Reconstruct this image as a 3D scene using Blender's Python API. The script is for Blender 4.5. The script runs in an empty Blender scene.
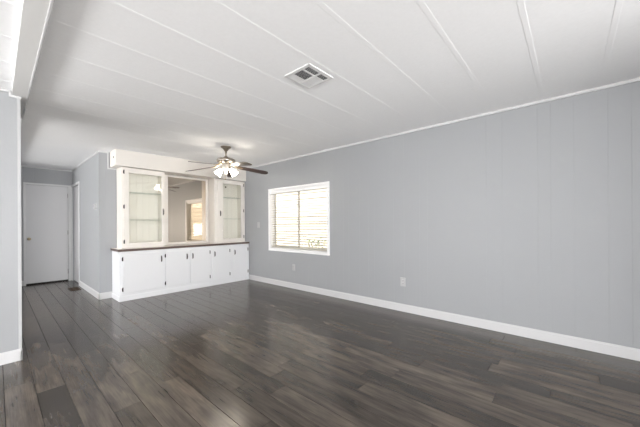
import bpy, bmesh, math, random
from mathutils import Vector, Matrix
random.seed(7)
S = bpy.context.scene
COL = S.collection
PI = math.pi

# ---------------------------------------------------------------- camera
F_PX, YAW, ROLL, HORIZON, EYE = 284.79, 0.8508, -0.0061, 223.98, 1.17
cam_data = bpy.data.cameras.new('camera')
cam = bpy.data.objects.new('camera', cam_data)
COL.objects.link(cam)
cam_data.sensor_fit = 'HORIZONTAL'
cam_data.sensor_width = 36.0
cam_data.lens = F_PX / 640 * 36
cam_data.shift_y = (HORIZON - 213.5) / 640
cam_data.clip_start = 0.05
fw = Vector((math.sin(YAW), math.cos(YAW), 0))
rt = Vector((math.cos(YAW), -math.sin(YAW), 0))
up = Vector((0, 0, 1))
ax = rt * math.cos(ROLL) + up * math.sin(ROLL)
ay = -rt * math.sin(ROLL) + up * math.cos(ROLL)
cam.matrix_world = Matrix(((ax.x, ay.x, -fw.x, 0), (ax.y, ay.y, -fw.y, 0), (ax.z, ay.z, -fw.z, EYE), (0, 0, 0, 1)))
S.camera = cam

# ---------------------------------------------------------------- world, sun, daylight, exposure
S.view_settings.view_transform = 'Standard'
S.view_settings.look = 'None'
S.view_settings.gamma = 1.0
S.view_settings.use_curve_mapping = False
S.view_settings.exposure = 0.10
world = bpy.data.worlds.new('world')
S.world = world
world.use_nodes = True
wbg = world.node_tree.nodes['Background']
wbg.inputs[0].default_value = (0.93, 0.96, 1.0, 1)
wbg.inputs[1].default_value = 1.0
sun_d = bpy.data.lights.new('sun', 'SUN')
sun_d.energy = 10.0
sun_d.angle = math.radians(1.0)
sun_d.color = (1.0, 0.93, 0.82)
sun = bpy.data.objects.new('sun', sun_d)
COL.objects.link(sun)
sun.rotation_euler = Vector((0.55, 0.35, -0.75)).to_track_quat('-Z', 'Y').to_euler()   # falls on the neighbour's wall, off this window


def fill_light(name, loc, aim, sx, sy, watts, color):
    d = bpy.data.lights.new(name, 'AREA')
    d.shape = 'RECTANGLE'
    d.size, d.size_y, d.energy, d.color = sx, sy, watts, color
    o = bpy.data.objects.new(name, d)
    COL.objects.link(o)
    o.location = loc
    o.rotation_euler = Vector(aim).to_track_quat('-Z', 'Y').to_euler()
    return o


fill_light('fill_light_front', (-0.2, -5.2, 0.9), (0.05, 1, 2.4), 5.0, 1.7, 1060, (1.0, 0.99, 0.98))  # unseen fill lamp added behind the camera, aimed up to brighten the ceiling
fill_light('fill_light_kitchen', (-5.2, 2.6, 0.8), (1, 0.1, 2.8), 6.0, 1.6, 500, (1.0, 0.99, 0.98))  # added lamp out of view on the left, tilted up as ceiling fill
fill_light('fill_light_kitchen_far', (-5.2, 6.0, 1.0), (1, -0.1, 2.6), 2.4, 1.5, 300, (1.0, 0.99, 0.98))  # extra unseen lamp, added to lift the hall and the far ceiling

# ---------------------------------------------------------------- materials
def nmat(name, color=(0.8, 0.8, 0.8), rough=0.5, metal=0.0, spec=0.5, bump=None, vary=None, emit=None):
    """principled material; bump=(scale, strength, stretch), vary=(scale, amount)"""
    m = bpy.data.materials.new(name)
    m.use_nodes = True
    nt = m.node_tree
    b = nt.nodes['Principled BSDF']
    b.inputs['Base Color'].default_value = (*color, 1)
    b.inputs['Roughness'].default_value = rough
    b.inputs['Metallic'].default_value = metal
    b.inputs['Specular IOR Level'].default_value = spec
    if emit:
        b.inputs['Emission Color'].default_value = (*emit[0], 1)
        b.inputs['Emission Strength'].default_value = emit[1]
    if bump or vary:
        tc = nt.nodes.new('ShaderNodeTexCoord')
    if vary:
        n = nt.nodes.new('ShaderNodeTexNoise')
        n.inputs['Scale'].default_value = vary[0]
        n.inputs['Detail'].default_value = 4
        nt.links.new(tc.outputs['Object'], n.inputs['Vector'])
        mx = nt.nodes.new('ShaderNodeMixRGB')
        mx.inputs[1].default_value = (*[c * (1 - vary[1]) for c in color], 1)
        mx.inputs[2].default_value = (*[min(1, c * (1 + vary[1])) for c in color], 1)
        nt.links.new(n.outputs['Fac'], mx.inputs[0])
        nt.links.new(mx.outputs[0], b.inputs['Base Color'])
    if bump:
        n2 = nt.nodes.new('ShaderNodeTexNoise')
        n2.inputs['Scale'].default_value = bump[0]
        n2.inputs['Detail'].default_value = 3
        mp = nt.nodes.new('ShaderNodeMapping')
        mp.inputs['Scale'].default_value = bump[2] if len(bump) > 2 else (1, 1, 1)
        nt.links.new(tc.outputs['Object'], mp.inputs['Vector'])
        nt.links.new(mp.outputs[0], n2.inputs['Vector'])
        bp = nt.nodes.new('ShaderNodeBump')
        bp.inputs['Strength'].default_value = bump[1]
        bp.inputs['Distance'].default_value = 0.01
        nt.links.new(n2.outputs['Fac'], bp.inputs['Height'])
        nt.links.new(bp.outputs[0], b.inputs['Normal'])
    return m


M_WALL = nmat('grey_wall_paint', (0.335, 0.344, 0.354), 0.45, spec=0.3, bump=(40, 0.06), vary=(2.0, 0.02))
M_CEIL = nmat('ceiling_white', (0.94, 0.945, 0.955), 0.8, spec=0.2, vary=(45, 0.035))
M_BATTEN = nmat('batten_white', (0.94, 0.945, 0.955), 0.8, spec=0.2)
M_BEAM = nmat('beam_white', (0.74, 0.74, 0.73), 0.6, bump=(50, 0.08))
M_TRIM = nmat('trim_white', (0.58, 0.58, 0.585), 0.35)
M_CAB = nmat('cabinet_white', (0.78, 0.79, 0.81), 0.3, bump=(30, 0.03))
M_CREAM = nmat('cabinet_cream_white', (0.76, 0.725, 0.68), 0.35, bump=(30, 0.03))
M_INNER = nmat('cabinet_interior_cream', (0.93, 0.91, 0.82), 0.6)
M_EDGE = nmat('countertop_brown_edge', (0.10, 0.065, 0.055), 0.4, vary=(30, 0.2))
M_LAM = nmat('countertop_laminate', (0.80, 0.76, 0.72), 0.35, vary=(25, 0.05))
M_DOOR = nmat('door_paint', (0.57, 0.57, 0.58), 0.45, bump=(12, 0.05, (1, 1, 6)))
M_BLACK = nmat('blackened_metal', (0.03, 0.028, 0.027), 0.4, metal=0.7)
M_PEWTER = nmat('pewter', (0.14, 0.13, 0.125), 0.35, metal=0.85)
M_BRASS = nmat('antique_brass', (0.50, 0.40, 0.26), 0.28, metal=1.0, vary=(20, 0.1))
M_NICKEL = nmat('aged_nickel_brass', (0.40, 0.36, 0.31), 0.32, metal=1.0, vary=(20, 0.1))
M_FITTER = nmat('brushed_fitter', (0.50, 0.47, 0.43), 0.6, metal=0.6)
M_BLADE = nmat('walnut_blade', (0.055, 0.028, 0.02), 0.4, vary=(18, 0.35))
M_PLATE = nmat('white_plastic', (0.45, 0.45, 0.45), 0.35)
M_WINTRIM = nmat('window_trim_white', (0.84, 0.84, 0.84), 0.35)
M_CORNER = nmat('corner_strip_paint', (0.43, 0.435, 0.44), 0.5)
M_GREYPL = nmat('grey_plastic', (0.30, 0.30, 0.31), 0.4)
M_SLOT = nmat('slot_dark', (0.05, 0.05, 0.05), 0.5)
M_VENT = nmat('vent_white_metal', (0.74, 0.74, 0.74), 0.4)
M_PAINTED_DARK = nmat('painted_shade_dark', (0.05, 0.05, 0.05), 0.8)  # near-black colour stands in for shade in the vent and behind hall doors
M_REG = nmat('bronze_register', (0.06, 0.040, 0.025), 0.7, metal=0.2)
def slat_mat():
    m = nmat('blind_slat_white', (0.64, 0.61, 0.54), 0.6, spec=0.2)
    nt = m.node_tree
    b = nt.nodes['Principled BSDF']
    t = nt.nodes.new('ShaderNodeBsdfTranslucent')
    t.inputs[0].default_value = (0.90, 0.87, 0.78, 1)
    mx = nt.nodes.new('ShaderNodeMixShader')
    mx.inputs[0].default_value = 0.06
    nt.links.new(b.outputs[0], mx.inputs[1])
    nt.links.new(t.outputs[0], mx.inputs[2])
    nt.links.new(mx.outputs[0], nt.nodes['Material Output'].inputs[0])
    return m


M_BLIND = slat_mat()
M_SASH = nmat('window_sash_grey', (0.55, 0.54, 0.51), 0.45, metal=0.2)
M_NEIGH = nmat('neighbour_siding', (0.86, 0.80, 0.69), 0.8, vary=(3, 0.05))
M_GROUND = nmat('outdoor_gravel', (0.62, 0.58, 0.52), 0.9, vary=(8, 0.2))
M_LEAF = nmat('shrub_leaf', (0.13, 0.22, 0.07), 0.6, vary=(9, 0.4))
M_STEM = nmat('shrub_stem', (0.15, 0.10, 0.06), 0.8)
M_BULB = nmat('bulb_glow', (1, 0.95, 0.85), 0.4, emit=((1.0, 0.86, 0.64), 36.0))
M_SHADE = nmat('frosted_glass_shade', (0.95, 0.93, 0.9), 0.35, emit=((1.0, 0.91, 0.78), 34.0))


def mirror_mat():
    m = bpy.data.materials.new('bronze_tinted_mirror')
    m.use_nodes = True
    b = m.node_tree.nodes['Principled BSDF']
    b.inputs['Base Color'].default_value = (0.61, 0.53, 0.44, 1)
    b.inputs['Metallic'].default_value = 1.0
    b.inputs['Roughness'].default_value = 0.02
    return m


def glass_mat(name, tint=(1, 1, 1), gloss=0.06):
    m = bpy.data.materials.new(name)
    m.use_nodes = True
    nt = m.node_tree
    nt.nodes.remove(nt.nodes['Principled BSDF'])
    out = nt.nodes['Material Output']
    t = nt.nodes.new('ShaderNodeBsdfTransparent')
    t.inputs[0].default_value = (*tint, 1)
    g = nt.nodes.new('ShaderNodeBsdfGlossy')
    g.inputs['Roughness'].default_value = 0.02
    mx = nt.nodes.new('ShaderNodeMixShader')
    fr = nt.nodes.new('ShaderNodeFresnel')
    ge = nt.nodes.new('ShaderNodeNewGeometry')
    ma = nt.nodes.new('ShaderNodeMath')
    ma.operation = 'MULTIPLY_ADD'
    nt.links.new(ge.outputs['Backfacing'], ma.inputs[0])
    ma.inputs[1].default_value = 1 / 1.5 - 1.5
    ma.inputs[2].default_value = 1.5
    nt.links.new(ma.outputs[0], fr.inputs[0])
    nt.links.new(fr.outputs[0], mx.inputs[0])
    nt.links.new(t.outputs[0], mx.inputs[1])
    nt.links.new(g.outputs[0], mx.inputs[2])
    nt.links.new(mx.outputs[0], out.inputs[0])
    return m


M_MIRROR = mirror_mat()
M_GLASS = glass_mat('clear_glass')
M_SHELFGLASS = glass_mat('shelf_glass_green', (0.94, 0.98, 0.96))


def floor_mat():
    m = bpy.data.materials.new('grey_oak_laminate')
    m.use_nodes = True
    nt = m.node_tree
    L = nt.links.new
    b = nt.nodes['Principled BSDF']
    at = nt.nodes.new('ShaderNodeAttribute')
    at.attribute_name = 'tone'
    tc = nt.nodes.new('ShaderNodeTexCoord')
    off = nt.nodes.new('ShaderNodeVectorMath')       # every plank shows another stretch of grain
    off.operation = 'MULTIPLY_ADD'
    L(at.outputs['Color'], off.inputs[0])
    off.inputs[1].default_value = (13, 29, 7)
    L(tc.outputs['Object'], off.inputs[2])
    mp = nt.nodes.new('ShaderNodeMapping')
    mp.inputs['Scale'].default_value = (9, 1.6, 1)
    L(off.outputs[0], mp.inputs['Vector'])
    n1 = nt.nodes.new('ShaderNodeTexNoise')
    n1.inputs['Scale'].default_value = 1.6
    n1.inputs['Detail'].default_value = 7
    n1.inputs['Roughness'].default_value = 0.55
    n1.inputs['Distortion'].default_value = 0.2
    L(mp.outputs[0], n1.inputs['Vector'])
    mp2 = nt.nodes.new('ShaderNodeMapping')
    mp2.inputs['Scale'].default_value = (70, 2.2, 1)
    L(off.outputs[0], mp2.inputs['Vector'])
    n2 = nt.nodes.new('ShaderNodeTexNoise')
    n2.inputs['Scale'].default_value = 2.0
    n2.inputs['Detail'].default_value = 4
    L(mp2.outputs[0], n2.inputs['Vector'])
    ad = nt.nodes.new('ShaderNodeMath')
    ad.operation = 'MULTIPLY_ADD'
    L(n2.outputs['Fac'], ad.inputs[0])
    ad.inputs[1].default_value = 0.45
    L(n1.outputs['Fac'], ad.inputs[2])
    rp = nt.nodes.new('ShaderNodeValToRGB')
    rp.color_ramp.elements[0].position = 0.38
    rp.color_ramp.elements[0].color = (0.020, 0.0168, 0.0140, 1)
    rp.color_ramp.elements[1].position = 0.98
    rp.color_ramp.elements[1].color = (0.112, 0.091, 0.073, 1)
    e = rp.color_ramp.elements.new(0.66)
    e.color = (0.054, 0.0445, 0.0365, 1)
    L(ad.outputs[0], rp.inputs[0])
    sep = nt.nodes.new('ShaderNodeSeparateColor')
    L(at.outputs['Color'], sep.inputs[0])
    mr = nt.nodes.new('ShaderNodeMapRange')
    mr.inputs['To Min'].default_value = 0.68
    mr.inputs['To Max'].default_value = 1.38
    L(sep.outputs[0], mr.inputs['Value'])
    mul = nt.nodes.new('ShaderNodeVectorMath')
    mul.operation = 'SCALE'
    L(rp.outputs[0], mul.inputs[0])
    L(mr.outputs[0], mul.inputs['Scale'])
    L(mul.outputs[0], b.inputs['Base Color'])
    b.inputs['Roughness'].default_value = 0.20
    b.inputs['Specular IOR Level'].default_value = 0.55
    bp = nt.nodes.new('ShaderNodeBump')
    bp.inputs['Strength'].default_value = 0.08
    bp.inputs['Distance'].default_value = 0.003
    L(ad.outputs[0], bp.inputs['Height'])
    L(bp.outputs[0], b.inputs['Normal'])
    return m


M_FLOOR = floor_mat()
M_GAP = nmat('plank_joint', (0.012, 0.011, 0.010), 0.8)

# ---------------------------------------------------------------- mesh helpers
class MB:
    def __init__(self):
        self.bm = bmesh.new()

    def box(self, x0, x1, y0, y1, z0, z1, bev=0.0, rot=None):
        r = bmesh.ops.create_cube(self.bm, size=1.0)
        vs = r['verts']
        c = Vector(((x0 + x1) / 2, (y0 + y1) / 2, (z0 + z1) / 2))
        for v in vs:
            v.co = Vector((v.co.x * (x1 - x0), v.co.y * (y1 - y0), v.co.z * (z1 - z0)))
        if bev:
            es = list({e for v in vs for e in v.link_edges})
            rb = bmesh.ops.bevel(self.bm, geom=es, offset=bev, segments=2, profile=0.5, affect='EDGES')
            vs = list({v for f in rb['faces'] for v in f.verts} | {v for v in vs if v.is_valid})
        for v in vs:
            v.co = (rot @ v.co if rot else v.co) + c
        return self

    def lathe(self, prof, loc=(0, 0, 0), rot=None, n=24):
        """profile [(r, z)] turned about z, then rotated and moved"""
        rings = []
        loc = Vector(loc)
        for r, z in prof:
            if r < 1e-6:
                co = Vector((0, 0, z))
                rings.append([self.bm.verts.new((rot @ co if rot else co) + loc)])
            else:
                ring = []
                for i in range(n):
                    co = Vector((r * math.cos(2 * PI * i / n), r * math.sin(2 * PI * i / n), z))
                    ring.append(self.bm.verts.new((rot @ co if rot else co) + loc))
                rings.append(ring)
        for a, b in zip(rings, rings[1:]):
            if len(a) == 1 and len(b) == 1:
                continue
            for i in range(n):
                j = (i + 1) % n
                if len(a) == 1:
                    f = (a[0], b[j], b[i])
                elif len(b) == 1:
                    f = (a[i], a[j], b[0])
                else:
                    f = (a[i], a[j], b[j], b[i])
                self.bm.faces.new(f)
        return self

    def prism(self, outline, z0, z1, mat=None):
        """outline in xy pulled from z0 to z1, then transformed"""
        tf = (lambda v: mat @ Vector(v)) if mat else Vector
        lo = [self.bm.verts.new(tf((x, y, z0))) for x, y in outline]
        hi = [self.bm.verts.new(tf((x, y, z1))) for x, y in outline]
        self.bm.faces.new(list(reversed(lo)))
        self.bm.faces.new(hi)
        n = len(lo)
        for i in range(n):
            j = (i + 1) % n
            self.bm.faces.new((lo[i], lo[j], hi[j], hi[i]))
        return self

    def tube(self, pts, r, n=10):
        pts = [Vector(p) for p in pts]
        rings = []
        for i, p in enumerate(pts):
            d = (pts[min(i + 1, len(pts) - 1)] - pts[max(i - 1, 0)]).normalized()
            a = d.orthogonal().normalized()
            if rings:
                a = (pa - d * pa.dot(d)).normalized()
            pa = a
            b = d.cross(a)
            rings.append([self.bm.verts.new(p + (a * math.cos(2 * PI * k / n) + b * math.sin(2 * PI * k / n)) * r) for k in range(n)])
        for A, B in zip(rings, rings[1:]):
            for k in range(n):
                j = (k + 1) % n
                self.bm.faces.new((A[k], A[j], B[j], B[k]))
        self.bm.faces.new(list(reversed(rings[0])))
        self.bm.faces.new(rings[-1])
        return self

    def build(self, name, mat, parent=None, smooth=False):
        bmesh.ops.recalc_face_normals(self.bm, faces=self.bm.faces)
        me = bpy.data.meshes.new(name)
        self.bm.to_mesh(me)
        self.bm.free()
        if smooth:
            for p in me.polygons:
                p.use_smooth = True
        me.materials.append(mat)
        o = bpy.data.objects.new(name, me)
        COL.objects.link(o)
        if parent:
            o.parent = parent
            pl = Vector((0, 0, 0))
            q = parent
            while q:
                pl += q.location
                q = q.parent
            for v in me.vertices:                     # shapes are given in room coordinates
                v.co -= pl
        return o


def thing(name, label, cat, loc=(0, 0, 0), group=None):
    o = bpy.data.objects.new(name, None)
    o.empty_display_size = 0.1
    COL.objects.link(o)
    o.location = loc
    o['label'] = label
    o['category'] = cat
    if group:
        o['group'] = group
    return o


def tag(o, label, cat, group=None):
    o['label'] = label
    o['category'] = cat
    if group:
        o['group'] = group
    return o


def struct(o, label=None, cat=None):
    o['kind'] = 'structure'
    if label:
        o['label'] = label
    if cat:
        o['category'] = cat
    return o


def recenter(o, loc):
    """put a top-level mesh's origin where it stands"""
    loc = Vector(loc)
    for v in o.data.vertices:
        v.co -= loc
    o.location = loc
    return o

# ---------------------------------------------------------------- room measures (metres)
XW = 3.576          # right wall
YB = 5.58           # wall behind the cabinets
YN = 3.606          # short wall on the left
YD = 8.0            # wall with the door at the end of the hall
XH = 1.082          # hallway's right wall
XL, YF = -5.6, -5.6   # far side of the kitchen, wall behind the camera


def zc(x):          # ceiling falls a little towards the ridge beam
    return 2.382 + 0.0145 * (x - XW)

# ---------------------------------------------------------------- floor of separate planks
bm = bmesh.new()
tone = bm.loops.layers.float_color.new('tone')
PW, PL, GAP = 0.1495, 1.21, 0.0007
x = 0.036 - 38 * PW
rows = 0
while x < XW + 0.02:
    y = YF - random.random() * PL
    while y < YD + 0.2:
        x0, x1 = x + GAP, x + PW - GAP
        y0, y1 = y + GAP, y + PL - GAP
        if y1 > YF - 0.1:
            bv = 0.0012
            t = (random.random(), random.random(), random.random(), 1)
            top = [bm.verts.new(c) for c in ((x0 + bv, y0 + bv, 0), (x1 - bv, y0 + bv, 0), (x1 - bv, y1 - bv, 0), (x0 + bv, y1 - bv, 0))]
            low = [bm.verts.new(c) for c in ((x0, y0, -0.004), (x1, y0, -0.004), (x1, y1, -0.004), (x0, y1, -0.004))]
            fs = [bm.faces.new(top)] + [bm.faces.new((low[i], low[(i + 1) % 4], top[(i + 1) % 4], top[i])) for i in range(4)]
            for f in fs:
                for lp in f.loops:
                    lp[tone] = t
        y += PL
    x += PW
    rows += 1
xe = x
q = [bm.verts.new(c) for c in ((XL - 0.1, YF - 0.1, -0.004), (xe, YF - 0.1, -0.004), (xe, YD + 0.2, -0.004), (XL - 0.1, YD + 0.2, -0.004))]
f = bm.faces.new(q)
f.material_index = 1
me = bpy.data.meshes.new('floor')
bm.to_mesh(me)
bm.free()
me.materials.append(M_FLOOR)
me.materials.append(M_GAP)
floor = bpy.data.objects.new('floor', me)
COL.objects.link(floor)
struct(floor)

# ---------------------------------------------------------------- ceiling
mb = MB()
X0 = 0.145
def slab(mb, xa, xb, za, zb, ya, yb, t):
    o = [(xa, za), (xb, zb), (xb, zb + t), (xa, za + t)]
    m = Matrix(((1, 0, 0, 0), (0, 0, 1, 0), (0, 1, 0, 0), (0, 0, 0, 1)))
    mb.prism(o, ya, yb, m)
slab(mb, X0, XW + 0.12, zc(X0), zc(XW + 0.12), YF - 0.1, YD + 0.2, 0.08)
slab(mb, XL - 0.1, X0, 2.333 - 0.03, 2.333, YF - 0.1, YD + 0.2, 0.08)
ceiling = struct(mb.build('ceiling', M_CEIL))
def batten(mb, xa, xb, za, zb, ya, yb):
    """thin seam strip under the ceiling, its long edges eased"""
    prof = [(ya, 0.004), (ya, -0.0003), (ya + 0.004, -0.0009), (yb - 0.004, -0.0009), (yb, -0.0003), (yb, 0.004)]
    A = [mb.bm.verts.new((xa, y, za + z)) for y, z in prof]
    B = [mb.bm.verts.new((xb, y, zb + z)) for y, z in prof]
    for i in range(len(prof)):
        j = (i + 1) % len(prof)
        mb.bm.faces.new((A[i], A[j], B[j], B[i]))
    mb.bm.faces.new(A)
    mb.bm.faces.new(list(reversed(B)))


bat = MB()
k = -5
while -0.225 + 0.4015 * k < YD:
    ya = -0.225 + 0.4015 * k
    k += 1
    if ya < YF:
        continue
    yb = ya + 0.034
    xa, xb = 0.195, (XH if yb > YB else XW)
    batten(bat, xa, xb, zc(xa), zc(xb), ya, yb)
    batten(bat, XL, 0.095, 2.303, 2.332, ya, yb)
o = bat.build('trim_1', M_BATTEN)
struct(o)
# ridge beam board
mb = MB().box(0.095, 0.195, YF, YD, 2.295, 2.345, 0.004)
struct(mb.build('trim_2', M_BEAM))
mb = MB().box(0.186, 0.200, YF, YD, 2.289, 2.300, 0.003)
struct(mb.build('trim_3', M_TRIM))

# ---------------------------------------------------------------- grooved wall panelling
def grooves(a, b, fixed=()):
    g = [v for v in fixed if a < v < b]
    lo = min(fixed) if fixed else a
    hi = max(fixed) if fixed else a
    pat = [0.10, 0.21, 0.15, 0.30, 0.10, 0.15, 0.20]
    i, v = 0, hi
    while True:
        v += pat[i % 7]; i += 1
        if v > b - 0.02: break
        g.append(v)
    i, v = 3, lo
    while True:
        v -= pat[i % 7]; i += 1
        if v < a + 0.02: break
        g.append(v)
    return sorted(g)


def panel_wall(mb, axis, face, back, a, b, z0, z1, gs):
    """wall along an axis ('y': face is an x value, 'x': face is a y value) with shallow grooves in its face"""
    d = 0.001 if back > face else -0.001
    w = 0.003
    pts = [(face, a)]
    for g in gs:
        if a + w < g < b - w:
            pts += [(face, g - w), (face + d, g - w * 0.4), (face + d, g + w * 0.4), (face, g + w)]
    pts += [(face, b), (back, b), (back, a)]
    if axis == 'x':
        pts = [(q, p) for p, q in pts]
    mb.prism(pts, z0, z1)


FIX = (-0.401, -0.258, -0.031, 0.137, 0.239, 0.541, 0.691, 1.342)
WY0, WY1, WZ0, WZ1 = 2.975, 4.435, 0.70, 1.83     # window opening
mb = MB()
gr = grooves(YF, YB + 0.1, FIX)
ZT = 2.46
for a, b, z0, z1 in ((YF, WY0, -0.01, ZT), (WY1, YB + 0.1, -0.01, ZT), (WY0, WY1, -0.01, WZ0), (WY0, WY1, WZ1, ZT)):
    panel_wall(mb, 'y', XW, XW + 0.12, a, b, z0, z1, gr)
struct(mb.build('wall_right', M_WALL))
mb = MB()
panel_wall(mb, 'x', YB, YB + 0.10, XH, XW, -0.01, ZT, grooves(XH, XW, (1.16, 1.30)))
struct(mb.build('wall_back', M_WALL))
mb = MB()
DY0, DY1, DZ = 7.22, 7.93, 1.985                  # side doorway in the hall
gh = grooves(YB + 0.1, YD, (6.0, 6.3, 6.45))
for a, b, z0, z1 in ((YB + 0.1, DY0, -0.01, ZT), (DY1, YD, -0.01, ZT), (DY0, DY1, DZ, ZT)):
    panel_wall(mb, 'y', XH, XH + 0.10, a, b, z0, z1, gh)
struct(mb.build('wall_hallway_right', M_WALL))
mb = MB()
EX0, EX1, EZ = 0.392, 1.022, 1.985                # end door opening
for a, b, z0, z1 in ((0.05, EX0, -0.01, ZT), (EX1, XH + 0.1, -0.01, ZT), (EX0, EX1, EZ, ZT)):
    panel_wall(mb, 'x', YD, YD + 0.10, a, b, z0, z1, grooves(0.05, 1.2))
struct(mb.build('wall_hallway_end', M_WALL))
mb = MB()
panel_wall(mb, 'x', YN, YN + 0.10, -0.7, 0.138, -0.01, 2.42, grooves(-0.7, 0.138, (0.03,)))
struct(mb.build('wall_left', M_WALL))
mb = MB()
mb.box(0.05, 0.138, 7.3, YD, -0.01, 2.42)
mb.box(0.05, 0.138, YN + 0.10, 4.3, -0.01, 2.42)
mb.box(XL, 0.05, YD, YD + 0.1, -0.01, 2.42)
struct(mb.build('wall_hallway_left', M_WALL))
mb = MB()
for a, b, z0, z1 in ((YF, -1.9, -0.01, 2.42), (3.4, 4.7, -0.01, 2.42), (7.3, YD + 0.1, -0.01, 2.42), (4.7, 7.3, -0.01, 0.6), (4.7, 7.3, 2.1, 2.42), (-1.9, 3.4, -0.01, 0.2), (-1.9, 3.4, 2.25, 2.42)):
    mb.box(XL - 0.1, XL, a, b, z0, z1)
struct(mb.build('wall_kitchen', M_CEIL))
mb = MB()
for a, b, z0, z1 in ((XL - 0.1, -2.0, -0.01, ZT), (2.8, XW + 0.12, -0.01, ZT), (-2.0, 2.8, -0.01, 0.2), (-2.0, 2.8, 2.2, ZT)):
    mb.box(a, b, YF - 0.1, YF, z0, z1)
struct(mb.build('wall_front', M_CEIL))

mb = MB()
mb.box(2.2, XW, -1.72, -1.6, -0.01, ZT)
struct(mb.build('wall_light_block', M_WALL))                                # unseen wall added behind the camera to darken the right wall's near end
mb = MB()
mb.box(0.0, 1.182, YD + 0.10, YD + 0.2, -0.01, ZT)
mb.box(XH + 0.10, XH + 0.18, 7.1, YD + 0.1, -0.01, ZT)
struct(mb.build('wall_leak_block', M_PAINTED_DARK))                               # dark boxes added behind both hall doors to block light leaking through

# ---------------------------------------------------------------- baseboards, crown strips, corner strips
def run(mb, axis, face, out, a, b, z0, z1, t, bev=0.003):
    """strip on a wall face; out = +1/-1 is the side it stands out to"""
    lo, hi = sorted((face, face + out * t))
    if axis == 'y':
        mb.box(lo, hi, a, b, z0, z1, bev)
    else:
        mb.box(a, b, lo, hi, z0, z1, bev)


BH = 0.10
for nm, ax_, fc, ot, a, b in (('baseboard_right', 'y', XW, -1, YF, 5.17), ('baseboard_hallway', 'y', XH, -1, YB - 0.014, DY0 - 0.06),
                              ('baseboard_back', 'x', YB, -1, XH - 0.014, 1.243), ('baseboard_left', 'x', YN, -1, -0.7, 0.152)):
    mb = MB()
    run(mb, ax_, fc, ot, a, b, 0, BH - 0.012, 0.014, 0.002)
    run(mb, ax_, fc, ot, a, b, BH - 0.016, BH, 0.009, 0.003)
    struct(mb.build(nm, M_TRIM))
mb = MB()
run(mb, 'y', 0.138, 1, YN - 0.014, 4.3, 0, BH, 0.014)
run(mb, 'y', 0.138, 1, 7.3, YD - 0.02, 0, BH, 0.014)
struct(mb.build('baseboard_hallway_left', M_TRIM))
mb = MB()
run(mb, 'x', YD, -1, 0.138, 0.36, 0, BH, 0.012)
struct(mb.build('baseboard_hallway_end', M_TRIM))

mb = MB()
slab(mb, XW - 0.014, XW, zc(XW) - 0.026, zc(XW) - 0.026, YF, 5.25, 0.026)
struct(mb.build('trim_4', M_TRIM))                                   # strip along the right wall's top
mb = MB()
run(mb, 'y', XH, -1, YB - 0.012, YD - 0.012, zc(XH) - 0.022, zc(XH), 0.012)
run(mb, 'x', YB, -1, XH, 1.19, zc(XH) - 0.022, zc(XH), 0.012)
run(mb, 'x', YB, -1, 1.19, 1.205, 2.093, zc(XH), 0.012)              # steps down round the soffit
run(mb, 'x', YB, -1, 1.19, 1.31, 2.075, 2.093, 0.012)
struct(mb.build('trim_5', M_TRIM))
mb = MB()
run(mb, 'x', YD, -1, 0.138, XH, zc(0.6) - 0.022, zc(0.6), 0.012)
struct(mb.build('trim_6', M_TRIM))
mb = MB()
run(mb, 'x', YN, -1, -0.7, 0.080, 2.312, 2.332, 0.012)
run(mb, 'x', YN, -1, 0.080, 0.155, 2.276, 2.295, 0.012)
mb.box(0.080, 0.092, YN - 0.012, YN, 2.295, 2.332)
struct(mb.build('trim_7', M_TRIM))
mb = MB()
mb.box(0.128, 0.150, YN - 0.006, YN + 0.11, BH, 2.278, 0.002)
struct(mb.build('trim_8', M_CORNER))                                   # corner strip at the short wall's end
mb = MB()
mb.box(XH - 0.004, XH + 0.016, YB - 0.004, YB + 0.016, BH, zc(XH) - 0.022, 0.0015)
struct(mb.build('trim_9', M_WALL))

# ---------------------------------------------------------------- window
win = thing('window_1', 'white cased slider window in the right grey wall', 'window', (XW, 3.70, 0.655))
del win['category']
struct(win)
mb = MB()
CW = 0.05
mb.box(XW - 0.014, XW, WY0 - CW, WY0, 0.655, 1.862, 0.002)
mb.box(XW - 0.014, XW, WY1, WY1 + CW, 0.655, 1.862, 0.002)
mb.box(XW - 0.014, XW, WY0, WY1, 0.655, WZ0, 0.002)
mb.box(XW - 0.014, XW, WY0, WY1, WZ1, 1.862, 0.002)
for a, b, z0, z1 in ((WY0, WY0 + 0.012, WZ0, WZ1), (WY1 - 0.012, WY1, WZ0, WZ1), (WY0 + 0.012, WY1 - 0.012, WZ0, WZ0 + 0.012), (WY0 + 0.012, WY1 - 0.012, WZ1 - 0.012, WZ1)):
    mb.box(XW, XW + 0.12, a, b, z0, z1)
mb.build('casing', M_WINTRIM, win)
YM = 3.735
mb = MB()
for a, b in ((WY0 + 0.012, YM + 0.015), (YM - 0.015, WY1 - 0.012)):
    xs = XW + 0.078 if a < YM - 0.1 else XW + 0.098
    mb.box(xs, xs + 0.02, a, a + 0.03, WZ0 + 0.012, WZ1 - 0.012, 0.002)
    mb.box(xs, xs + 0.02, b - 0.03, b, WZ0 + 0.012, WZ1 - 0.012, 0.002)
    mb.box(xs, xs + 0.02, a + 0.03, b - 0.03, WZ0 + 0.012, WZ0 + 0.042, 0.002)
    mb.box(xs, xs + 0.02, a + 0.03, b - 0.03, WZ1 - 0.042, WZ1 - 0.012, 0.002)
sash = mb.build('sash', M_SASH, win)
MB().box(XW + 0.066, XW + 0.079, YM - 0.012, YM + 0.012, 1.20, 1.27, 0.003).build('sash_lock', M_SASH, sash)
mb = MB()
mb.box(XW + 0.087, XW + 0.090, WY0 + 0.04, YM - 0.01, WZ0 + 0.04, WZ1 - 0.04)
mb.box(XW + 0.107, XW + 0.110, YM + 0.01, WY1 - 0.04, WZ0 + 0.04, WZ1 - 0.04)
mb.build('pane', M_GLASS, sash)

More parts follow.
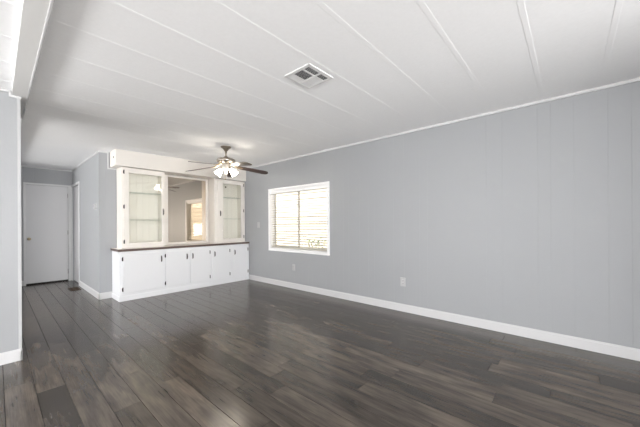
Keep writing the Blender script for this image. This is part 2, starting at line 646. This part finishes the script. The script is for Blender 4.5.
bl = thing('window_blind', 'white horizontal slat blind hanging inside the window, slats open', 'blind', (XW + 0.04, 3.70, WZ0 + 0.014))
mb = MB()
mb.box(XW + 0.004, XW + 0.062, WY0 + 0.016, WY1 - 0.016, WZ1 - 0.068, WZ1 - 0.014, 0.003)
mb.build('headrail', M_WINTRIM, bl)
mb = MB()
z = WZ0 + 0.062
while z < WZ1 - 0.075:
    mb.box(XW + 0.012, XW + 0.058, WY0 + 0.02, WY1 - 0.02, z - 0.0018, z + 0.0018, rot=Matrix.Rotation(math.radians(-16), 3, 'Y'))
    z += 0.045
mb.build('slats', M_BLIND, bl)
MB().box(XW + 0.012, XW + 0.058, WY0 + 0.02, WY1 - 0.02, WZ0 + 0.02, WZ0 + 0.036, 0.003).build('bottom_rail', M_BLIND, bl)
for yy in (WY0 + 0.18, 3.42, 3.98, WY1 - 0.18):
    mb = MB()
    mb.tube([(XW + 0.012, yy, WZ0 + 0.03), (XW + 0.012, yy, WZ1 - 0.06)], 0.0012, 6)
    mb.tube([(XW + 0.058, yy, WZ0 + 0.03), (XW + 0.058, yy, WZ1 - 0.06)], 0.0012, 6)
    mb.build('ladder_cord', M_BLIND, bl)

# outside: ground, neighbour's wall, shrub
mb = MB()
mb.box(XW + 0.13, XW + 9, -19, 16, -0.65, -0.6)
o = mb.build('outdoor_ground', M_GROUND)
struct(o)
mb = MB()
zz = -0.6
while zz < 2.6:
    mb.prism([(0, 0), (0.022, 0), (0.008, 0.198), (0, 0.198)], -18, 14, Matrix(((-1, 0, 0, XW + 3.2), (0, 0, 1, 0), (0, 1, 0, zz), (0, 0, 0, 1))))
    zz += 0.2
mb.box(XW + 3.2, XW + 3.35, -18, 14, -0.6, 2.6)
o = mb.build('neighbour_wall', M_NEIGH)
struct(o)
sh = thing('leafy_shrub', 'small green shrub outside, seen low through the right half of the window', 'shrub', (XW + 1.5, 4.25, -0.6))
mb = MB()
rs = random.Random(3)
tips = []
for i in range(9):
    a = rs.random() * 2 * PI
    p = [Vector((XW + 1.5, 4.25, -0.6))]
    for s in range(4):
        p.append(p[-1] + Vector((math.cos(a) * 0.09, math.sin(a) * 0.09, 0.33)) + Vector((rs.uniform(-.04, .04), rs.uniform(-.04, .04), 0)))
    mb.tube(p, 0.008, 6)
    tips += p[1:]
mb.build('stems', M_STEM, sh)
mb = MB()
for i in range(420):
    c = rs.choice(tips) + Vector((rs.gauss(0, .09), rs.gauss(0, .09), rs.gauss(0, .09)))
    d = Vector((rs.gauss(0, 1), rs.gauss(0, 1), rs.gauss(0, 1))).normalized()
    n = d.orthogonal().normalized()
    l = rs.uniform(.05, .09)
    w = l * .28
    fold = d.cross(n) * l * .1
    a, b, m1, m2 = c - d * l * .5, c + d * l * .5, c + n * w + fold, c - n * w + fold
    vs = [mb.bm.verts.new(v) for v in (a, m1, b, m2)]
    mb.bm.faces.new(vs[:3])
    mb.bm.faces.new((vs[0], vs[2], vs[3]))
mb.build('leaves', M_LEAF, sh)

# ---------------------------------------------------------------- hallway doors
d1 = thing('door_1', 'flat white door with brass knob at the end of the hall', 'door', ((EX0 + EX1) / 2, YD, 0))
del d1['category']
struct(d1)
MB().box(EX0 + 0.004, EX1 - 0.004, YD + 0.012, YD + 0.047, 0.028, EZ - 0.004, 0.002).build('slab', M_DOOR, d1)
mb = MB()
mb.box(EX0 - 0.032, EX0 + 0.002, YD - 0.013, YD, 0, EZ + 0.035, 0.003)
mb.box(EX1 - 0.002, EX1 + 0.050, YD - 0.013, YD, 0, EZ + 0.035, 0.003)
mb.box(EX0 + 0.002, EX1 - 0.002, YD - 0.013, YD, EZ - 0.002, EZ + 0.035, 0.003)
mb.build('casing', M_TRIM, d1)
mb = MB()
rot = Matrix.Rotation(PI / 2, 3, 'X')
mb.lathe([(0, 0), (0.028, 0), (0.028, 0.006), (0.012, 0.008), (0.010, 0.028), (0.024, 0.036), (0.028, 0.048), (0.022, 0.060), (0, 0.063)], (0.437, YD + 0.014, 0.91), rot, 20)
mb.build('knob', M_BRASS, d1, True)
for z in (0.20, 1.02, 1.80):
    mb = MB()
    mb.tube([(EX1 - 0.004, YD + 0.004, z - 0.045), (EX1 - 0.004, YD + 0.004, z + 0.045)], 0.006, 8)
    mb.build('hinge', M_PEWTER, d1)

d2 = thing('door_2', 'narrow cased side door in the hall right beside the end door', 'door', (XH, (DY0 + DY1) / 2, 0))
del d2['category']
struct(d2)
MB().box(XH + 0.02, XH + 0.055, DY0 + 0.004, DY1 - 0.004, 0.012, DZ - 0.004, 0.002).build('slab', M_DOOR, d2)
mb = MB()
mb.box(XH - 0.013, XH, DY0 - 0.05, DY0 + 0.002, 0, DZ + 0.045, 0.003)
mb.box(XH - 0.013, XH, DY1 - 0.002, DY1 + 0.05, 0, DZ + 0.045, 0.003)
mb.box(XH - 0.013, XH, DY0 + 0.002, DY1 - 0.002, DZ - 0.002, DZ + 0.045, 0.003)
mb.build('casing', M_TRIM, d2)

# ---------------------------------------------------------------- built-in cabinets
YC, YU, YS = 5.164, 5.30, 5.25       # fronts of base cabinet, display cabinets, soffit
XB = 1.245
CT = 0.80                            # countertop height


def hinge(parent, x, y, z, name='hinge'):
    mb = MB()
    mb.tube([(x, y - 0.006, z - 0.028), (x, y - 0.006, z + 0.028)], 0.0065, 8)
    mb.lathe([(0, 0), (0.0085, 0.0), (0.0085, 0.006), (0, 0.01)], (x, y - 0.006, z + 0.027), None, 8)
    mb.box(x - 0.012, x + 0.012, y - 0.003, y, z - 0.024, z + 0.024, 0.001)
    return mb.build(name, M_BLACK, parent)


def bar_handle(parent, x, y, z, h=0.10):
    mb = MB()
    mb.box(x - 0.009, x + 0.009, y - 0.003, y, z - h / 2, z + h / 2, 0.001)
    mb.tube([(x, y, z - h * .4), (x, y - 0.022, z - h * .36), (x, y - 0.026, z), (x, y - 0.022, z + h * .36), (x, y, z + h * .4)], 0.0055, 8)
    return mb.build('handle', M_PEWTER, parent)


base = thing('base_cabinet', 'long white base cabinet with five doors under the brown-edged countertop', 'cabinet', ((XB + XW) / 2, (YC + YB) / 2, 0))
mb = MB()
mb.box(XB, XW - 0.001, YC, YB - 0.001, 0.0, CT - 0.038, 0.003)
mb.build('carcass', M_CAB, base)
mb = MB()
mb.box(XB - 0.010, XW - 0.002, YC - 0.012, YC, 0, 0.075, 0.003)
mb.box(XB - 0.010, XB, YC, YB - 0.014, 0, 0.075, 0.003)
mb.build('skirting', M_CAB, base)
BD = [(1.285, 1.868, 'L', 1.835), (1.898, 2.300, 'L', 2.258), (2.318, 2.690, 'R', 2.362), (2.738, 3.110, 'R', 2.788), (3.165, 3.538, 'R', 3.225)]
for x0, x1, hs, hx in BD:
    mb = MB()
    mb.box(x0, x1, YC - 0.016, YC, 0.118, 0.716, 0.004)
    dr = mb.build('door', M_CAB, base)
    xh = x0 if hs == 'L' else x1
    for z in (0.178, 0.645):
        hinge(dr, xh, YC - 0.012, z)
    bar_handle(dr, hx, YC - 0.016, 0.605)

ct = thing('countertop', 'off-white countertop with dark brown front edge on the base cabinet', 'countertop', ((XB + XW) / 2, (YC + YB) / 2, CT - 0.038))
mb = MB()
mb.box(XB - 0.012, XW - 0.001, YC - 0.012, YB - 0.001, CT - 0.037, CT, 0.001)
mb.build('top', M_LAM, ct)
mb = MB()
mb.box(XB - 0.020, XW - 0.001, YC - 0.024, YC - 0.012, CT - 0.037, CT - 0.001, 0.003)
mb.box(XB - 0.020, XB - 0.012, YC - 0.012, YB - 0.001, CT - 0.037, CT - 0.001, 0.003)
mb.build('edge_band', M_EDGE, ct)

ZU = 2.090
ZS = 2.098


def display_cabinet(label, xa, xb, dx0, dx1, gx0, gx1, hinge_left, handle_x, shelves, knob=None):
    t = thing('display_cabinet', label, 'cabinet', ((xa + xb) / 2, (YU + YB) / 2, CT), 'glass display cabinets on the countertop')
    T = 0.016
    mb = MB()
    mb.box(xa, xa + T, YU + 0.02, YB - 0.001, CT + 0.001, ZU)
    mb.box(xb - T, xb, YU + 0.02, YB - 0.001, CT + 0.001, ZU)
    mb.box(xa + T, xb - T, YU + 0.02, YB - 0.001, ZU - T, ZU)
    mb.box(xa + T, xb - T, YU + 0.02, YB - 0.001, CT + 0.001, CT + 0.03)
    mb.box(xa, dx0 + 0.02, YU, YU + 0.02, CT + 0.001, ZU, 0.002)
    mb.box(dx1 - 0.02, xb, YU, YU + 0.02, CT + 0.001, ZU, 0.002)
    mb.box(dx0 + 0.02, dx1 - 0.02, YU, YU + 0.02, ZU - 0.035, ZU, 0.002)
    mb.box(dx0 + 0.02, dx1 - 0.02, YU, YU + 0.02, CT + 0.001, CT + 0.045, 0.002)
    mb.build('carcass', M_CREAM, t)
    mb = MB()
    yb = YB - 0.002
    pts = [(xa + T, yb), (xb - T, yb)]
    gx = xb - T - 0.06
    face = YB - 0.016
    pts.append((xb - T, face))
    while gx > xa + T + 0.04:
        pts += [(gx + .003, face), (gx + .001, face + .003), (gx - .001, face + .003), (gx - .003, face)]
        gx -= 0.095
    pts.append((xa + T, face))
    mb.prism(pts, CT + 0.03, ZU - T)
    mb.box(xa + T, xa + T + 0.004, YU + 0.022, face, CT + 0.03, ZU - T)
    mb.box(xb - T - 0.004, xb - T, YU + 0.022, face, CT + 0.03, ZU - T)
    mb.build('interior_lining', M_INNER, t)
    for z in shelves:
        MB().box(xa + T + 0.005, xb - T - 0.005, YU + 0.05, YB - 0.018, z - 0.004, z + 0.004, 0.001).build('glass_shelf', M_SHELFGLASS, t)
    z0, z1, g0, g1 = CT + 0.045, ZU - 0.030, 0.885, 2.005
    mb = MB()
    yd0, yd1 = YU - 0.018, YU - 0.001
    mb.box(dx0, gx0, yd0, yd1, z0, z1, 0.003)
    mb.box(gx1, dx1, yd0, yd1, z0, z1, 0.003)
    mb.box(gx0, gx1, yd0, yd1, z0, g0, 0.003)
    mb.box(gx0, gx1, yd0, yd1, g1, z1, 0.003)
    dr = mb.build('door', M_CREAM, t)
    MB().box(gx0 - 0.002, gx1 + 0.002, YU - 0.011, YU - 0.007, g0 - 0.002, g1 + 0.002).build('glass_pane', M_GLASS, dr)
    hx = dx0 if hinge_left else dx1
    for z in (0.905, 1.46, 2.01):
        hinge(dr, hx, yd0 + 0.004, z)
    bar_handle(dr, handle_x, yd0, 1.395, 0.11)
    if knob:
        mb = MB()
        mb.lathe([(0, 0), (0.016, 0), (0.019, 0.006), (0.011, 0.009), (0, 0.009)], knob, Matrix.Rotation(PI / 2, 3, 'X'), 16)
        mb.build('hole_cover', M_REG, t, True)
    return t


display_cabinet('white glass-door display cabinet with two glass shelves, left of the mirror by the hall corner', 1.312, 1.950, 1.342, 1.940, 1.408, 1.892, True, 1.917, (1.255, 1.705))
display_cabinet('white glass-door display cabinet with two glass shelves, right of the mirror by the window wall', 2.872, XW - 0.003, 2.935, 3.530, 3.050, 3.468, False, 2.985, (1.29, 1.735), (3.268, YB - 0.016, 1.975))

mi = thing('wall_mirror', 'bronze tinted mirror in a white frame between the two display cabinets', 'mirror', (2.41, YB, CT))
mb = MB()
xa, xb = 1.953, 2.866
mb.box(xa, 2.095, YB - 0.034, YB - 0.006, CT + 0.002, ZU, 0.003)
mb.box(2.820, xb, YB - 0.034, YB - 0.006, CT + 0.002, ZU, 0.003)
mb.box(2.095, 2.820, YB - 0.034, YB - 0.006, CT + 0.002, 0.845, 0.003)
mb.box(2.095, 2.820, YB - 0.034, YB - 0.006, 2.055, ZU, 0.003)
mb.build('frame', M_CREAM, mi)
MB().box(2.085, 2.83, YB - 0.018, YB - 0.012, 0.84, 2.06).build('mirror_glass', M_MIRROR, mi)

# soffit box above the cabinets, up to the ceiling
mb = MB()
def soffit(mb, x0, x1, y0, y1, z0):
    m = Matrix(((1, 0, 0, 0), (0, 0, 1, 0), (0, 1, 0, 0), (0, 0, 0, 1)))
    mb.prism([(x0, z0), (x1, z0), (x1, zc(x1) - 0.001), (x0, zc(x0) - 0.001)], y0, y1, m)
soffit(mb, 1.225, XW - 0.001, YS, YB - 0.001, ZS)
o = mb.build('wall_soffit', M_CREAM)
struct(o)
mb = MB()
mb.lathe([(0, 0), (0.014, 0), (0.016, 0.004), (0.008, 0.006), (0, 0.006)], (1.225, 5.36, 2.235), Matrix.Rotation(-PI / 2, 3, 'Y'), 14)
hc = mb.build('cable_hole_cover', M_REG, None, True)
recenter(hc, (1.225, 5.36, 2.235))
tag(hc, 'tiny brown round cover on the left end of the white soffit box', 'cover')

# ---------------------------------------------------------------- ceiling fan
FX, FY = 2.338, 3.96
FC = zc(FX)
fan = thing('ceiling_fan', 'five-blade ceiling fan with dark walnut blades and two lit frosted glass shades', 'ceiling fan', (FX, FY, FC))
MB().lathe([(0, 0.004), (0.078, 0.004), (0.080, -0.010), (0.066, -0.022), (0.044, -0.034), (0.034, -0.052), (0.022, -0.066), (0.016, -0.075), (0, -0.075)], (FX, FY, FC), None, 28).build('canopy', M_NICKEL, fan, True)
MB().lathe([(0, -0.07), (0.0125, -0.07), (0.0125, -0.165), (0, -0.165)], (FX, FY, FC), None, 14).build('downrod', M_NICKEL, fan, True)
MB().lathe([(0, -0.155), (0.03, -0.155), (0.034, -0.175), (0.070, -0.182), (0.122, -0.190), (0.136, -0.202), (0.138, -0.226), (0.126, -0.244), (0.085, -0.256), (0.060, -0.270), (0, -0.270)], (FX, FY, FC), None, 36).build('motor_housing', M_NICKEL, fan, True)
ZB = 2.082
for kk in range(5):
    ph = math.radians(28 + 72 * kk)
    d = rt * math.cos(ph) + fw * math.sin(ph)
    ang = math.atan2(d.y, d.x)
    tf = Matrix.Translation((FX, FY, ZB)) @ Matrix.Rotation(ang, 4, 'Z') @ Matrix.Rotation(math.radians(6.5), 4, 'Y') @ Matrix.Rotation(math.radians(-11), 4, 'X')
    out = []
    for xx, ww in ((0.175, 0.045), (0.20, 0.052), (0.32, 0.060), (0.50, 0.066), (0.60, 0.066), (0.635, 0.058), (0.655, 0.040), (0.662, 0.018)):
        out.append((xx, ww))
    outline = [(a, -b) for a, b in out] + [(a, b) for a, b in reversed(out)]
    mb = MB()
    mb.prism(outline, -0.003, 0.003, tf)
    bd = mb.build('blade', M_BLADE, fan)
    mb = MB()
    tf2 = Matrix.Translation((FX, FY, ZB)) @ Matrix.Rotation(ang, 4, 'Z')
    top = FC - 0.250 - ZB
    mb.prism([(0.170, -0.030), (0.235, -0.024), (0.262, 0.0), (0.235, 0.024), (0.170, 0.030)], -0.009, -0.0035, tf)
    pts = [tf2 @ Vector(p) for p in ((0.06, 0, top), (0.10, 0, top - 0.010), (0.14, 0, -0.012), (0.19, 0, -0.027))]
    mb.tube(pts, 0.011, 10)
    mb.build('blade_iron', M_BRASS, bd)
MB().lathe([(0, -0.265), (0.048, -0.265), (0.054, -0.28), (0.052, -0.325), (0.042, -0.345), (0.026, -0.362), (0.020, -0.39), (0.018, -0.42), (0.010, -0.435), (0, -0.437)], (FX, FY, FC), None, 28).build('light_fitter', M_FITTER, fan, True)
for kk in range(2):
    ph = math.radians(180 * kk)
    d = rt * math.cos(ph) + fw * math.sin(ph)
    tilt = math.radians(40)
    axis = (d * math.sin(tilt) - up * math.cos(tilt)).normalized()
    rot = axis.to_track_quat('Z', 'Y').to_matrix()
    p0 = Vector((FX, FY, FC - 0.320)) + d * 0.046
    p1 = p0 + d * 0.016 - up * 0.016
    mb = MB()
    mb.tube([p0, (p0 + p1) / 2 + up * 0.003, p1], 0.010, 10)
    mb.lathe([(0, -0.012), (0.020, -0.010), (0.024, 0.006), (0.022, 0.022), (0, 0.022)], p1, rot, 16)
    mb.build('lamp_arm', M_BRASS, fan, True)
    prof = [(0.022, 0.012), (0.027, 0.022), (0.034, 0.045), (0.041, 0.070), (0.047, 0.092), (0.054, 0.108), (0.056, 0.114), (0.053, 0.113), (0.045, 0.092), (0.039, 0.070), (0.032, 0.045), (0.025, 0.023), (0.020, 0.014)]
    sd = MB().lathe(prof, p1, rot, 24).build('lamp_shade', M_SHADE, fan, True)
    MB().lathe([(0, 0.024), (0.012, 0.026), (0.014, 0.045), (0.022, 0.065), (0.024, 0.080), (0.016, 0.096), (0, 0.101)], p1, rot, 16).build('bulb', M_BULB, sd, True)
mb = MB()
pc = Vector((FX, FY, FC - 0.36)) - fw * 0.04
mb.tube([pc, pc - up * 0.13], 0.0018, 6)
mb.lathe([(0, 0), (0.006, -0.004), (0.008, -0.014), (0.005, -0.026), (0, -0.028)], pc - up * 0.128, None, 10)
mb.build('pull_chain', M_BRASS, fan)

# ---------------------------------------------------------------- ceiling register
VX0, VX1, VY0, VY1 = 1.523, 1.808, 1.433, 1.708
cv = thing('ceiling_vent', 'square white four-way louvred vent in the ceiling', 'vent', ((VX0 + VX1) / 2, (VY0 + VY1) / 2, zc(1.66)))
U = lambda u: VX0 + u * (VX1 - VX0)
V = lambda v: VY1 - v * (VY1 - VY0)
zv = zc(1.66)
us, vs_ = ((0.11, 0.54), (0.60, 0.92)), ((0.09, 0.24), (0.29, 0.64), (0.69, 0.88))
mb = MB()
def bar(mb, u0, u1, v0, v1, z0=zv - 0.007, z1=zv + 0.006):
    mb.box(U(u0), U(u1), V(v1), V(v0), z0, z1, 0.002)
bar(mb, 0, 1, 0, 0.09); bar(mb, 0, 1, 0.88, 1); bar(mb, 0, 0.11, 0.09, 0.88); bar(mb, 0.92, 1, 0.09, 0.88)
mb.build('frame', M_VENT, cv)
mb = MB()
bar(mb, 0.54, 0.60, 0.09, 0.88)
for ua, ub in ((0.11, 0.54), (0.60, 0.92)):
    bar(mb, ua, ub, 0.24, 0.29); bar(mb, ua, ub, 0.64, 0.69)
mb.build('divider', M_VENT, cv)
for iu, (u0, u1) in enumerate(us):
    for iv, (v0, v1) in enumerate(vs_):
        mb = MB()
        mb.box(U(u0) - .004, U(u1) + .004, V(v1) - .004, V(v0) + .004, zv - 0.0015, zv + 0.002)
        mb.build('duct_shade_sheet', M_PAINTED_DARK, cv)  # flat dark sheet painted as the duct's shade, no real recess
        lite = iv == 0 or (iu == 1 and iv == 1)
        mb = MB()
        n = max(3, int((V(v0) - V(v1)) / 0.0125))
        for i in range(n):
            yy = V(v1) + (i + 0.5) * (V(v0) - V(v1)) / n
            # louvres leaning towards the viewer close the gap, those leaning away show the dark sheet
            mb.box(U(u0) - .002, U(u1) + .002, yy - 0.0045, yy + 0.0045, zv - 0.0055, zv - 0.0048,
                   rot=Matrix.Rotation(math.radians(-25 if lite else 32), 3, 'X'))
        mb.build('louvre_bank', M_VENT, cv)

# ---------------------------------------------------------------- floor register
fv = thing('floor_vent', 'small bronze floor register beside the hallway baseboard', 'vent', (0.955, 6.86, 0.0))
mb = MB()
mb.box(0.885, 1.03, 6.69, 6.71, 0.0, 0.006, 0.001); mb.box(0.885, 1.03, 7.01, 7.03, 0.0, 0.006, 0.001)
mb.box(0.885, 0.905, 6.69, 7.03, 0.0, 0.006, 0.001); mb.box(1.01, 1.03, 6.69, 7.03, 0.0, 0.006, 0.001)
mb.build('frame', M_REG, fv)
mb = MB()
for i in range(16):
    mb.box(0.903, 1.012, 6.715 + i * 0.0187, 6.722 + i * 0.0187, 0.0005, 0.004)
mb.box(0.954, 0.960, 6.70, 7.02, 0.0005, 0.0045)
mb.build('grille', M_REG, fv)

# ---------------------------------------------------------------- wall plates
def outlet(y, z, label):
    t = thing('wall_outlet', label, 'outlet', (XW, y, z))
    MB().box(XW - 0.006, XW, y - 0.036, y + 0.036, z - 0.058, z + 0.058, 0.003).build('cover_plate', M_PLATE, t)
    for dz in (-0.02, 0.02):
        rc = MB().box(XW - 0.009, XW - 0.004, y - 0.017, y + 0.017, z + dz - 0.014, z + dz + 0.014, 0.004).build('socket', M_PLATE, t)
        mb = MB()
        mb.box(XW - 0.0096, XW - 0.008, y - 0.008, y - 0.006, z + dz - 0.003, z + dz + 0.007)
        mb.box(XW - 0.0096, XW - 0.008, y + 0.006, y + 0.008, z + dz - 0.003, z + dz + 0.006)
        mb.box(XW - 0.0096, XW - 0.008, y - 0.002, y + 0.002, z + dz - 0.009, z + dz - 0.005)
        mb.build('slots', M_SLOT, rc)
    return t


outlet(3.775, 0.385, 'white duplex outlet low on the grey wall below the window')
outlet(1.672, 0.392, 'white duplex outlet low in the middle of the bare grey wall')
sw = thing('light_switch', 'white light switch plate between the display cabinet and the window', 'switch', (XW, 4.815, 1.157))
MB().box(XW - 0.006, XW, 4.815 - 0.040, 4.815 + 0.040, 1.157 - 0.058, 1.157 + 0.058, 0.003).build('cover_plate', M_PLATE, sw)
MB().box(XW - 0.017, XW - 0.004, 4.810, 4.820, 1.150, 1.170, 0.002, Matrix.Rotation(0.35, 3, 'Y')).build('toggle', M_PLATE, sw)
th = thing('thermostat', 'small white thermostat on the hallway wall near its corner', 'thermostat', (XH, 5.79, 1.47))
MB().box(XH - 0.008, XH, 5.735, 5.835, 1.425, 1.525, 0.003).build('back_plate', M_PLATE, th)
MB().box(XH - 0.030, XH - 0.007, 5.745, 5.825, 1.435, 1.515, 0.005).build('body', M_PLATE, th)
MB().box(XH - 0.0312, XH - 0.029, 5.765, 5.805, 1.47, 1.50, 0.0005).build('display', M_GREYPL, th)
